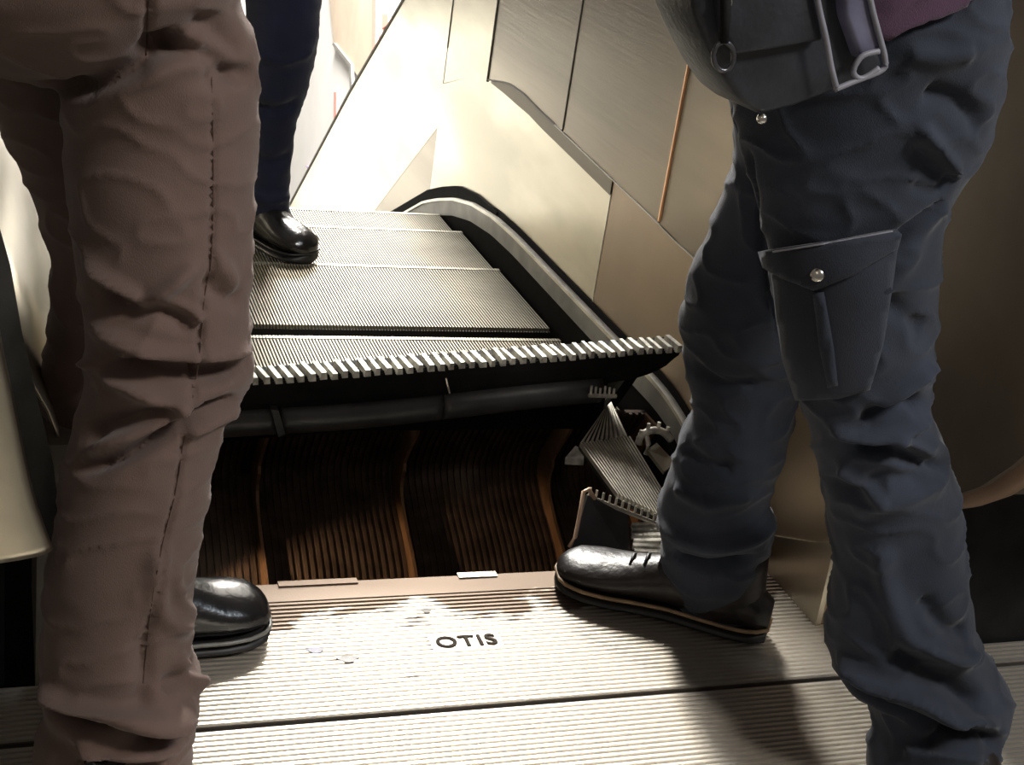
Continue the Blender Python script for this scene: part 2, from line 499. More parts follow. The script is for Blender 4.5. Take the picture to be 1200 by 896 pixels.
# lower deck: from the strip up to the lip, two panels joined at Y=2.32
LIP = sorted((atX(x_, y_, XR).y, atX(x_, y_, XR).z) for x_, y_ in ((575, 95), (600, 99), (618, 111), (635, 129), (665, 157), (705, 195), (740, 228), (772, 258), (814, 301)))
LIP = [(1.10, LIP[0][1] + .003)] + LIP
LO = [(1.10, .325), (1.6, .322), (2.05, .318), (2.345, .331), (2.50, .360), (2.70, .372), (2.82, .340)]


def lipz(y, T=LIP): return float(np.interp(y, [a for a, b in T], [b for a, b in T]))


NY = [1.40, 1.6, 1.8, 2.0, 2.2, 2.316]
bm = slabX([(1.40, -.02), (1.40, .12), (1.37, .19), (1.30, .25), (1.225, .295), (1.225, .342)] + [(y, lipz(y)) for y in (1.3, 1.6, 2.0, 2.316)] + [(2.316, .05), (1.9, .03), (1.62, -.02)], XR, XR + .03)
obj('lower_panel', bm, mat('warm_steel', (.29, .22, .155), .85, .4, .15, 4), rb)
bm = slabX([(2.320, .05)] + [(2.320, lipz(2.32))] + [(y, lipz(y)) for y in (2.45, 2.6, 2.7, 2.75, 2.8, 2.85, 2.9, 2.95, 3.0, 3.04, 3.075)] + [(3.25, .33), (3.4455, .27), (3.4455, -.30), (3.1, -.05)], XR, XR + .03)
obj('lower_panel', bm, STEEL_L, rb)
# flat darker strip under the lip, the bevel's shade put into its colour
ys = [2.32, 2.42, 2.5, 2.6, 2.7, 2.8, 2.88, 2.95, 3.02, 3.07]
bm = bmesh.new()
up = [bm.verts.new((XR - .002, y, lipz(y) + .002)) for y in ys]; sw = lambda y: .003 + .030 * min(1, (3.075 - y) / .16)
lo = [bm.verts.new((XR - .002, y, lipz(y) - sw(y))) for y in ys]
up2 = [bm.verts.new((XR + .02, y, lipz(y) + .002)) for y in ys]; lo2 = [bm.verts.new((XR + .02, y, lipz(y) - sw(y))) for y in ys]
for i in range(len(ys) - 1):
    for a, b in ((up, lo), (lo, lo2), (lo2, up2), (up2, up)): bm.faces.new((a[i], a[i + 1], b[i + 1], b[i]))
obj('lip_shade_strip', bm, STEEL_D, rb)
# upper access panels
XU = XR - .010
for (y0, y1) in ((2.088, 2.572), (2.580, 3.068)):
    yy = [y for y in np.linspace(y0, y1, 24)]
    pts = [(y, lipz(y) + .003) for y in yy] + [(y1, ZT), (y0, ZT)]
    obj('upper_panel', slabX(pts, XU, XR + .03), STEEL, rb)
yy = np.linspace(1.23, 2.080, 12)
# newel panel with round nose
nose = [(1.205, .305), (1.165, .340), (1.128, .385), (1.08, .46), (1.045, .56), (1.03, .66), (1.03, .88)]
obj('upper_panel', slabX([(1.502, lipz(1.5) + .003)] + [(y, lipz(y) + .003) for y in yy if y > 1.55] + [(2.080, ZT + .02), (1.502, ZT + .02)], XU, XR + .03), STEEL, rb)
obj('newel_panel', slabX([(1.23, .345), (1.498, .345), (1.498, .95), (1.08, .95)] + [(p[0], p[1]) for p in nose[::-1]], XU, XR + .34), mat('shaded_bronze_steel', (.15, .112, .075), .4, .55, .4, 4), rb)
obj('newel_rim', (lambda: (lambda b: (tube(b, [(XR + .02 + .0 * i, p[0], p[1]) for i, p in enumerate([(1.385, .16), (1.36, .20), (1.30, .25)] + [(a + .004, b + .006) for a, b in nose])], .021, 12), b)[1])(bmesh.new()))(), mat('bronze_rim', (.42, .26, .16), .3, .5, .2, 8), rb, True)
# panel 1 (over the crest)
obj('upper_panel', slabX([(3.076, .361), (3.25, .33), (3.440, .27), (3.440, ZT), (3.076, ZT)], XR, XR + .03), STEEL_L, rb)
# descending panel beyond crest
XU_ = XR
dsc = [(3.446, .155), (3.446, .75), (3.90, .400), (4.44, .008), (5.318, -.679), (6.6, -1.68), (6.6, -2.1), (5.3, -1.2), (3.97, -.231)]
obj('sloping_panel', slabX(dsc, XR, XR + .03), STEEL_L, rb)
bm = slabX([(3.446, .157), (3.97, -.229), (5.3, -1.198), (6.6, -2.1), (6.6, -2.35), (5.3, -1.45), (3.97, -.55), (3.446, -.30)], XR, XR + .03); obj('sloping_skirt_panel', bm, STEEL, rb)
# fine joint lines / edge trims
for (pts, m_, r_) in (([(XU, 2.084, .352), (XU, 2.084, ZT)], BRONZE, .0035), ([(XU, 2.576, .38), (XU, 2.576, ZT)], GREYM, .002),
                      ([(XU, 3.072, .36), (XU, 3.072, ZT)], GREYM, .003), ([(XR, 3.443, .36), (XR, 3.443, ZT)], GREYM, .0022),
                      ([(XU - .001, y, lipz(y) + .003) for y in np.linspace(1.3, 2.62, 14)], EDGE, .0014),  # pale tube paints in the lip edge catching light
                      ([(XU - .001, y, lipz(y) + .003) for y in np.linspace(2.62, 3.07, 10)], GREYM, .002),
                      ([(XR, 2.318, .10), (XR, 2.318, .328)], EDGE, .0012)):
    bm = bmesh.new(); tube(bm, pts, r_, 6); obj('joint_trim', bm, m_, rb)
bm = bmesh.new(); tube(bm, [(XU + .012, 3.45, .757), (XU + .012, 3.9, .406), (XU + .012, 4.44, .014), (XU + .012, 5.318, -.673), (XU + .012, 6.6, -1.67)], .007, 6); obj('top_trim', bm, GREYM, rb)
# skirt strip with bright edge, dark groove above
sk = empty('skirt_strip'); tag(sk, 'grey curved skirt strip with bright upper edge along the right side of the steps', 'skirt strip')
ysr = list(np.linspace(1.70, 3.86, 60))


def ztop(y):
    z = zarc(y)
    if y < 2.0: z -= .9 * (2.0 - y) ** 2
    return z


def strip(name, dz0, dz1, x0, x1, m_, ys_=ysr):
    bm = bmesh.new()
    prismX(bm, [(y, ztop(y) + dz0) for y in ys_] + [(y, ztop(y) + dz1) for y in ys_[::-1]], x0, x1)
    return obj(name, bm, m_, sk)


strip('grey_face', -.042, -.004, XR - .012, XR + .004, STRIPM)
strip('bright_edge', -.004, .003, XR - .016, XR + .004, EDGE)
strip('dark_groove', .003, .016, XR - .003, XR + .003, RUB)
strip('black_skirt', -.30, -.042, XR - .008, XR + .002, RUB)
# dark rubber arch over the crest
bm = bmesh.new(); ya = np.linspace(2.9, 3.84, 30)
prismX(bm, [(y, ztop(y) + .012 + .022 * min(1, (y - 2.9) / .3)) for y in ya] + [(y, ztop(y) + .004) for y in ya[::-1]], XR - .006, XR + .003); obj('rubber_arch', bm, RUB, sk)
# skirt end plates at the comb
for (xx, lab) in ((XR - .004, 'tan steel skirt end at the right corner of the comb plate'),):
    bm = slabX([(1.395, -.02), (1.43, -.02), (1.62, -.02), (1.62, .02), (1.45, .10), (1.40, .13)], xx - .004, xx + .004)
    bmesh.ops.bevel(bm, geom=bm.edges[:], offset=.001, segments=1)
    tag(obj('skirt_end', bm, STEEL_L), lab, 'skirt panel')

# ------------------------------------------------------------------ left balustrade
lb = empty('left_balustrade'); tag(lb, 'steel balustrade at the left edge beside the brown trousers', 'balustrade')
bm = bmesh.new()
ys = [1.42, 1.7, 2.0, 2.4, 2.8, 3.1, 3.33, 3.55, 3.79, 4.2, 5.2]
pr_ = [(XL, .0), (XL, .10), (XL - .005, .16), (XL - .020, .23), (XL - .05, .32), (XL - .10, .42), (XL - .30, .46), (XL - .60, .47)]
rws = []
for y in ys:
    zb = zarc(y) - .1 if y < 4.3 else -1.18
    rws.append([bm.verts.new((x_, y, z_ + zb)) for x_, z_ in pr_])
for a, b in zip(rws, rws[1:]):
    for k in range(len(pr_) - 1): bm.faces.new((a[k], a[k + 1], b[k + 1], b[k]))
o = obj('inner_panel', bm, STEEL_L, lb, True); md = o.modifiers.new('s', 'SOLIDIFY'); md.thickness = .004
# rounded newel shell: horizontal slices, inner edge leans outward with height
bm = bmesh.new(); rows = []
NE = [atY(x_, y_, 1.172) for x_, y_ in catmull([(58, 643), (49, 620), (38, 588), (28, 550), (18, 500), (8, 450), (0, 415), (-12, 350), (-22, 280), (-32, 200)], 20)]
for p in NE:
    row = []
    for a in np.linspace(0, 1, 16):
        ang = a * math.pi * .5
        row.append(bm.verts.new((p.x - .30 * (1 - math.cos(ang)), p.y - .035 * math.sin(ang), p.z)))
    rows.append(row)
for a, b in zip(rows, rows[1:]):
    for k in range(15): bm.faces.new((a[k], a[k + 1], b[k + 1], b[k]))
o = obj('newel_shell', bm, STEEL_L, lb, True); md = o.modifiers.new('s', 'SOLIDIFY'); md.thickness = .004
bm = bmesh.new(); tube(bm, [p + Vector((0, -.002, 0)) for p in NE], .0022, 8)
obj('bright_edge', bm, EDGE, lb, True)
bm = bmesh.new()
hexa(bm, [(-.3, 1.18, .296), (-.05, 1.18, .296), (.042, 1.18, .296), (-.02, 1.4, .296), (-.3, 1.18, .300), (-.05, 1.18, .300), (.042, 1.18, .300), (-.02, 1.4, .300)]); obj('newel_underside', bm, STEEL, lb)
# made-up dark band behind the newel shell, standing in for a dark reflection
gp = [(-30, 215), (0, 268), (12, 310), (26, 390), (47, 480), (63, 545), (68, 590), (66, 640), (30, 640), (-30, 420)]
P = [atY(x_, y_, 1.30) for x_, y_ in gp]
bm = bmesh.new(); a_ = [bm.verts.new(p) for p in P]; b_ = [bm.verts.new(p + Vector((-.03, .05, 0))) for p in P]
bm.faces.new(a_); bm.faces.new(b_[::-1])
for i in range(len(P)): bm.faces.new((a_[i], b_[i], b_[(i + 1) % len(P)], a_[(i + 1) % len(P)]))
obj('dark_reflection_band', bm, DARKG, lb)
bm = slabX([(1.40, -.02), (1.62, -.02), (1.62, .29), (1.40, .29)], .038, XL)
tag(obj('skirt_end', bm, mat('dirty_steel', (.15, .13, .10), 0, .6, .3, 12)), 'narrow upright steel skirt end left of the brown trousers', 'skirt panel')

# ------------------------------------------------------------------ hall beyond
bm = bmesh.new(); box(bm, 2.2, 2.3, 3.2, 16, -4.8, 3); struct('wall_hall', bm, WHITEW)
bm = bmesh.new(); box(bm, -2.5, 3.6, 13.5, 13.6, -7, 3); struct('wall_back', bm, WHITEW)


def onwall(px, py, X=3.59): return atX(px, py, X)


def wallpoly(name, pts, m_, label, cat, X=2.2, th=.02):
    P = [atX(x_, y_, X - th) for x_, y_ in pts]
    bm = bmesh.new()
    a = [bm.verts.new(p) for p in P]; b = [bm.verts.new(p + Vector((th, 0, 0))) for p in P]
    bm.faces.new(a); bm.faces.new(b[::-1]); n = len(P)
    for i in range(n): bm.faces.new((a[i], b[i], b[(i + 1) % n], a[(i + 1) % n]))
    o = obj(name, bm, m_)
    return tag(o, label, cat)


wallpoly('wall_panel', [(384, -20), (436, -20), (436, 62), (421, 92), (411, 76), (391, 50)], TANW, 'tan panel on the far hall wall above the bright escalator side', 'wall panel')
wallpoly('poster', [(436, -20), (441, -20), (440, 55), (436, 66)], REDM, 'narrow red edged poster at the right of the tan wall panel', 'poster', X=2.18)
wallpoly('notice', [(447, 17), (454, 16), (455, 28), (447, 34)], REDM, 'small red notice on the far wall beside the escalator side', 'notice')
wallpoly('rail_bracket', [(391, 50), (411, 75), (413, 112), (410, 116), (409, 77), (389, 52)], GREYM, 'thin dark angled rail below the tan wall panel', 'rail', X=2.18)
wallpoly('notice', [(391, 108), (394, 108), (394, 152), (391, 155)], REDM, 'thin red upright strip low on the far white wall', 'notice')
wallpoly('notice', [(358, 194), (364, 196), (366, 204), (362, 202)], mat('violet_print', (.6, .4, .65), 0, .5), 'tiny violet mark on the white wall near the far shoe', 'notice')

# ------------------------------------------------------------------ cloth building
def loft(rows, n=56, rr=1.0, steps=80, tilt=0.0):
    """rows: (py, xl, xr, Y, depth_ratio) -> bmesh tube whose silhouette follows the rows"""
    S = catmull(rows, steps)
    bm = bmesh.new(); C = []; W = []; Q = []
    for py, xl, xr, Y, q_ in S:
        c = atY((xl + xr) / 2, py, Y); d = (ray((xl + xr) / 2, py) * (Y / ray((xl + xr) / 2, py).y)).length
        w = (xr - xl) / 2 * (Y / ray((xl + xr) / 2, py).y)
        C.append(c); W.append(w); Q.append(q_)
    rings = []
    ax_u = Vector(R @ np.array([1, 0, 0])).normalized()
    for i, c in enumerate(C):
        t = (C[min(i + 2, len(C) - 1)] - C[max(i - 2, 0)]).normalized()
        u = ax_u
        v = t.cross(u).normalized()
        v.z *= .35; v.normalize()
        rings.append([bm.verts.new(c + u * (W[i] * math.cos(a)) + v * (W[i] * Q[i] * math.sin(a))) for a in [k * 2 * math.pi / n for k in range(n)]])
    for a, b in zip(rings, rings[1:]):
        for k in range(n): bm.faces.new((a[k], a[(k + 1) % n], b[(k + 1) % n], b[k]))
    bm.faces.new(rings[0]); bm.faces.new(rings[-1][::-1])
    bmesh.ops.recalc_face_normals(bm, faces=bm.faces[:])
    return bm


def merge(bms, voxel=.0055, smooth=6):
    big = bmesh.new()
    for b in bms:
        me = bpy.data.meshes.new('t'); b.to_mesh(me); b.free(); big.from_mesh(me); bpy.data.meshes.remove(me)
    me = bpy.data.meshes.new('t'); big.to_mesh(me); big.free()
    o = bpy.data.objects.new('t', me); COL.objects.link(o)
    m1 = o.modifiers.new('r', 'REMESH'); m1.mode = 'VOXEL'; m1.voxel_size = voxel; m1.use_smooth_shade = True
    m2 = o.modifiers.new('s', 'SMOOTH'); m2.iterations = smooth; m2.factor = .5
    bpy.context.view_layer.update()
    dg = bpy.context.evaluated_depsgraph_get()
    me2 = bpy.data.meshes.new_from_object(o.evaluated_get(dg))
    bpy.data.objects.remove(o)
    return me2


def creases(me, strokes, wr=.0012, wscale=14, blur=1):
    """strokes: (pixel polyline, width m, amplitude m); folds pressed into the surface around the traced 3-D line"""
    nv = len(me.vertices)
    co = np.empty(nv * 3); me.vertices.foreach_get('co', co); co = co.reshape(-1, 3)
    no = np.empty(nv * 3); me.vertices.foreach_get('normal', no) if hasattr(me.vertices[0], 'normal') else None
    no = no.reshape(-1, 3)
    bvh = BVHTree.FromPolygons([v.co.copy() for v in me.vertices], [tuple(p.vertices) for p in me.polygons])
    disp = np.zeros(nv)
    for pts, w, amp in strokes:
        S = catmull(pts, max(12, 10 * len(pts)))
        P = []
        for x_, y_ in S:
            h_ = bvh.ray_cast(O, ray(x_, y_).normalized())
            if h_[0] is not None: P.append(h_[0])
        if len(P) < 2: continue
        P = np.array([tuple(p) for p in P])
        lo = P.min(0) - 3 * w; hi = P.max(0) + 3 * w
        idx = np.where(((co > lo) & (co < hi)).all(1))[0]
        if len(idx) == 0: continue
        d = np.linalg.norm(co[idx][:, None, :] - P[None], axis=2)
        k = d.argmin(1); dm = d[np.arange(len(idx)), k]
        t = k / (len(P) - 1); env = np.clip(np.minimum(t, 1 - t) * 6 + .25, 0, 1)
        disp[idx] += 2.0 * amp * env * np.exp(-(dm / (w * .85)) ** 2)
    for i in range(nv):
        c = co[i]
        n1 = noise.noise(Vector((c[0] * wscale, c[1] * wscale, c[2] * wscale * 1.6)))
        n2 = noise.noise(Vector((c[0] * wscale * 1.3 + 5, c[1] * wscale * 1.3, c[2] * wscale * 2.2)))
        disp[i] += wr * (n1 + 1.6 * (1 - abs(n2)) ** 6 - .5)
    co = co + no * disp[:, None]
    me.vertices.foreach_set('co', co.ravel()); me.update()


def bvh_of(me): return BVHTree.FromPolygons([v.co.copy() for v in me.vertices], [tuple(p.vertices) for p in me.polygons])


def patch(name, bvh, poly, off, th, m_, parent, step=7, ctr=None):
    """cloth piece sewn on the surface: outline traced on the surface, offset outwards with thickness"""
    poly = [Vector(p) for p in poly]
    # densify outline
    out = []
    for i, p in enumerate(poly):
        q_ = poly[(i + 1) % len(poly)]; k = max(1, int((q_ - p).length / step))
        for j in range(k): out.append(p.lerp(q_, j / k))
    nb = len(out)
    xs = [p.x for p in poly]; ys = [p.y for p in poly]
    pts = list(out)

    def inside(x, y):
        c = False
        for i in range(nb):
            a = out[i]; b = out[i - 1]
            if (a.y > y) != (b.y > y) and x < (b.x - a.x) * (y - a.y) / (b.y - a.y) + a.x: c = not c
        return c
    y = min(ys) + step / 2
    while y < max(ys):
        x = min(xs) + step / 2
        while x < max(xs):
            if inside(x, y) and min((Vector((x, y)) - p).length for p in out) > step * .55: pts.append(Vector((x, y)))
            x += step
        y += step
    v2, e2, f2, *_ = delaunay_2d_cdt(pts, [(i, (i + 1) % nb) for i in range(nb)], [list(range(nb))], 1, 1e-5)
    bm = bmesh.new(); vs = []; nn = []
    last = None
    for p in v2:
        h_ = bvh.ray_cast(O, ray(p.x, p.y).normalized())
        if h_[0] is None: 
            vs.append(None); nn.append(None); continue
        n_ = h_[1]
        if n_.dot(O - h_[0]) < 0: n_ = -n_
        vs.append(bm.verts.new(h_[0] + n_ * (off + th))); nn.append(n_)
    lowv = [bm.verts.new(v.co - n_ * (th + off + .004)) if v else None for v, n_ in zip(vs, nn)]
    ec = {}
    for f in f2:
        if any(vs[i] is None for i in f): continue
        bm.faces.new([vs[i] for i in f]); bm.faces.new([lowv[i] for i in f][::-1])
        for a, b in zip(f, f[1:] + f[:1]): ec[(a, b)] = 1
    for (a, b) in ec:
        if (b, a) not in ec: bm.faces.new((vs[a], lowv[a], lowv[b], vs[b]))
    o = obj(name, bm, m_, parent, True)
    return o


def surf_tube(name, bvh, pts, r, m_, parent, off=0.0, n=40):
    S = catmull(pts, n); P = []
    for x_, y_ in S:
        h_ = bvh.ray_cast(O, ray(x_, y_).normalized())
        if h_[0] is not None:
            d = (O - h_[0]).normalized(); P.append(h_[0] + d * off)
    if len(P) < 2: return None
    bm = bmesh.new(); tube(bm, P, r, 6); return obj(name, bm, m_, parent, True)


# ---- whole body inside the clothes
def body(name, legL, legR, lean, face, hair=HAIR):
    """lean: vector hips->chest offset, face: horizontal facing unit vector"""
    legL = [Vector(p) for p in legL]; legR = [Vector(p) for p in legR]; hipL = legL[0]; hipR = legR[0]
    f = Vector(face).normalized(); s = Vector((f.y, -f.x, 0))   # s = the figure's right
    pel = (hipL + hipR) / 2 + Vector((0, 0, .06))
    chest = pel + Vector(lean) + Vector((0, 0, .40)); neck = chest + Vector(lean) * .3 + Vector((0, 0, .16)); head = neck + f * .03 + Vector((0, 0, .13)); crown = head + Vector((0, 0, .09))
    V = []; E = []; Rr = []

    def add(p, r, par=None):
        V.append(tuple(p)); Rr.append(r)
        if par is not None: E.append((par, len(V) - 1))
        return len(V) - 1
    p0 = add(pel, .10)
    w = add(pel.lerp(chest, .45), .10, p0); c = add(chest, .115, w); nk = add(neck, .05, c)
    hd = add(head, .078, nk); cr = add(crown, .055, hd); add(head + f * .07 + Vector((0, 0, -.05)), .03, hd); add(head + f * .085 + Vector((0, 0, .0)), .014, hd)
    for lg in (legL, legR):
        a = p0
        for i, p in enumerate(lg): a = add(p, .043 - .020 * i / (len(lg) - 1), a)
    for sg in (-1, 1):
        sh = add(chest + s * sg * .17 + Vector((0, 0, .07)), .055, c)
        el = add(chest + s * sg * .25 + f * .02 + Vector((0, 0, -.18)), .040, sh)
        wr = add(chest + s * sg * .10 + f * .24 + Vector((0, 0, -.12)), .026, el)
        pm = add(V and Vector(V[wr]) + f * .06 - s * sg * .03, .026, wr)
        for k in range(4):
            b0 = add(Vector(V[pm]) + f * .03 + Vector((0, 0, .022 - k * .016)), .010, pm)
            b1 = add(Vector(V[b0]) + f * (.03 - .004 * abs(k - 1)) - s * sg * .01, .009, b0)
            add(Vector(V[b1]) + f * .015 - s * sg * .02, .008, b1)
        t0 = add(Vector(V[pm]) + Vector((0, 0, .035)) - s * sg * .012, .011, pm); add(Vector(V[t0]) + f * .03 + Vector((0, 0, .01)), .009, t0)
    me = bpy.data.meshes.new(name); me.from_pydata(V, E, [])
    o = bpy.data.objects.new('t', me); COL.objects.link(o)
    m = o.modifiers.new('k', 'SKIN'); m.use_smooth_shade = True
    for i, sv in enumerate(me.skin_vertices[0].data):
        sv.radius = (Rr[i], Rr[i]); sv.use_root = (i == 0)
    m2 = o.modifiers.new('s', 'SUBSURF'); m2.levels = 1; m2.render_levels = 1
    bpy.context.view_layer.update(); dg = bpy.context.evaluated_depsgraph_get()
    me2 = bpy.data.meshes.new_from_object(o.evaluated_get(dg)); bpy.data.objects.remove(o)
    root = link(name, me2, SKIN, None, True)
    # hair cap
    bm = bmesh.new(); bmesh.ops.create_uvsphere(bm, u_segments=20, v_segments=12, radius=.1)
    for v in list(bm.verts):
        if v.co.z < -.03 and v.co.dot(f) > -.02: bm.verts.remove(v)
    for v in bm.verts: v.co = Vector((v.co.x * .95, v.co.y * .95, v.co.z * 1.15)) + head - f * .012 + Vector((0, 0, .02))
    h_ = obj('hair', bm, hair, root, True); h_.modifiers.new('s', 'SOLIDIFY').thickness = .008
    return root, pel, chest, s, f


def shirt(root, pel, chest, s, f, m_, hem):
    V = []; bms = []

    def capsule(pts, rads):
        bm = bmesh.new(); S = catmull([(*p, r) for p, r in zip(pts, rads)], 14)
        tube(bm, [Vector(q_[:3]) for q_ in S], [q_[3] for q_ in S], 20); return bm
    up = Vector((0, 0, 1))
    bms.append(capsule([pel + up * hem, pel.lerp(chest, .5), chest + up * .02, chest + up * .12], [.165, .158, .17, .09]))
    for sg in (-1, 1):
        bms.append(capsule([chest + up * .09 + s * sg * .06, chest + s * sg * .18 + up * .06, chest + s * sg * .25 + f * .02 - up * .18], [.08, .085, .065]))
        bms.append(capsule([chest + s * sg * .25 + f * .02 - up * .18, chest + s * sg * .17 + f * .13 - up * .15, chest + s * sg * .11 + f * .225 - up * .12], [.062, .052, .042]))
    me = merge(bms, .012, 8)
    return link('shirt', me, m_, root, True)


# ------------------------------------------------------------------ shoes
def shoe(name, heel, toe, parent, m_, mw, up=.0, width=.095, height=.075, shaft=.10, label=None, laces=False):
    """heel, toe: floor points; lofted shoe along heel->toe"""
    heel = Vector(heel); toe = Vector(toe); d = (toe - heel); Lh = d.length; d.normalize()
    s = Vector((0, 0, 1)).cross(d).normalized(); z = Vector((0, 0, 1))
    e = empty(name); e.parent = parent
    # half width / height profile along length
    T = [0, .06, .15, .30, .45, .60, .72, .84, .93, .98, 1.0]
    Wd = [.30, .58, .68, .68, .66, .80, .96, 1.0, .86, .55, .22]
    Ht = [.70, .95, 1.15, 1.25, 1.15, .90, .70, .60, .50, .36, .22]

    def ring(bm, t, wscale, z0, z1, n=20, pw=.75):
        w = np.interp(t, T, Wd) * width / 2 * wscale; c = heel + d * (t * Lh)
        vs = []
        for k in range(n):
            a = 2 * math.pi * k / n; ca, sa = math.cos(a), math.sin(a)
            x_ = math.copysign(abs(ca) ** pw, ca) * w
            zz = z0 + (z1 - z0) * (.5 + .5 * math.copysign(abs(sa) ** .85, sa))
            if sa > 0: x_ *= (1 - .35 * sa)
            vs.append(bm.verts.new(c + s * x_ + z * zz))
        return vs

    def body_(ws, zf0, zf1, nn=30, pw=.75):
        bm = bmesh.new(); rs = [ring(bm, t, ws, zf0(t), zf1(t), pw=pw) for t in (1 - np.cos(np.linspace(0, math.pi, nn))) / 2]
        for a, b in zip(rs, rs[1:]):
            for k in range(20): bm.faces.new((a[k], a[(k + 1) % 20], b[(k + 1) % 20], b[k]))
        bm.faces.new(rs[0]); bm.faces.new(rs[-1][::-1]); return bm
    hz = lambda t: float(np.interp(t, T, Ht)) * height
    bm = body_(1.0, lambda t: .018, lambda t: .022 + hz(t)); o = obj('upper', bm, m_, e, True)
    bm = body_(1.07, lambda t: .001, lambda t: .020 + (.004 if t > .9 else 0), pw=.55); obj('sole', bm, SOLE, e, True)
    bm = bmesh.new(); P = []
    for t in np.linspace(.0, 1, 24): P.append(heel + d * (t * Lh) + s * np.interp(t, T, Wd) * width / 2 * 1.07 + z * .024)
    Q_ = []
    for t in np.linspace(1, 0, 24): Q_.append(heel + d * (t * Lh) - s * np.interp(t, T, Wd) * width / 2 * 1.07 + z * .024)
    tube(bm, P + Q_, .0028, 6, True); obj('welt', bm, mw, e, True)
    if shaft:
        bm = bmesh.new(); c = heel + d * (Lh * .24)
        rs = []
        for i, zz in enumerate(np.linspace(.03, .03 + shaft, 6)):
            rs.append([bm.verts.new(c + d * math.cos(a) * (.062 - .012 * i / 5) + s * math.sin(a) * .040 + z * zz) for a in [k * math.pi / 10 for k in range(20)]])
        for a, b in zip(rs, rs[1:]):
            for k in range(20): bm.faces.new((a[k], a[(k + 1) % 20], b[(k + 1) % 20], b[k]))
        bm.faces.new(rs[0]); bm.faces.new(rs[-1][::-1]); obj('ankle_collar', bm, m_, e, True)
    if laces:
        for i in range(5):
            t = .40 + i * .065; c = heel + d * (t * Lh) + z * (.024 + hz(t)); w = .018
            bm = bmesh.new(); tube(bm, [c - s * w - z * .006, c - z * .0 + z * .001, c + s * w - z * .006], .0025, 6); obj('lace', bm, SOLE, e, True)
    return e


# ================================================================== MAN A (brown trousers)
YA = 1.20
rowsA1 = [  # near leg  py, xl, xr, Y, ratio
    (-60, 30, 290, 1.30, .95), (0, 60, 283, 1.31, .95), (50, 66, 297, 1.31, .95), (95, 72, 302, 1.31, .95), (150, 78, 301, 1.31, .95), (200, 81, 299, 1.30, .95),
    (260, 86, 297, 1.29, .95), (310, 92, 294, 1.28, .95), (360, 98, 292, 1.27, .95), (410, 102, 294, 1.27, .98), (440, 103, 296, 1.265, 1.0),
    (480, 92, 274, 1.26, 1.0), (530, 78, 255, 1.25, 1.0), (580, 72, 246, 1.24, 1.0), (630, 64, 236, 1.23, 1.0), (680, 56, 224, 1.22, 1.0),
    (740, 51, 221, 1.21, 1.0), (780, 52, 228, 1.205, 1.0), (803, 54, 236, 1.20, 1.05), (830, 56, 229, 1.20, 1.0), (850, 49, 227, 1.195, 1.0), (880, 44, 222, 1.19, 1.0), (910, 46, 222, 1.19, 1.0)]
rowsA2 = [  # other leg (behind)
    (-60, -160, 120, 1.42, .9), (0, -110, 140, 1.44, .9), (60, -60, 150, 1.45, .9), (120, -10, 155, 1.46, .9), (180, 19, 160, 1.47, .9), (240, 42, 172, 1.48, .9), (300, 61, 185, 1.49, .9),
    (350, 60, 188, 1.49, .9), (390, 56, 188, 1.49, .9), (450, 48, 185, 1.49, .9), (500, 54, 182, 1.48, .9), (560, 70, 190, 1.47, .9), (630, 90, 205, 1.46, .9), (700, 112, 218, 1.45, .9), (740, 118, 218, 1.44, .9)]
rowsA3 = [  # seat
    (-330, -190, 250, 1.33, .5), (-200, -200, 282, 1.32, .6), (-100, -190, 290, 1.31, .65), (-30, -170, 285, 1.31, .65), (20, -120, 260, 1.31, .62), (60, -50, 222, 1.31, .6), (84, 10, 165, 1.32, .5), (98, 50, 120, 1.33, .4)]
meA = merge([loft(rowsA1), loft(rowsA2), loft(rowsA3)], .004, 4)
W_ = .010
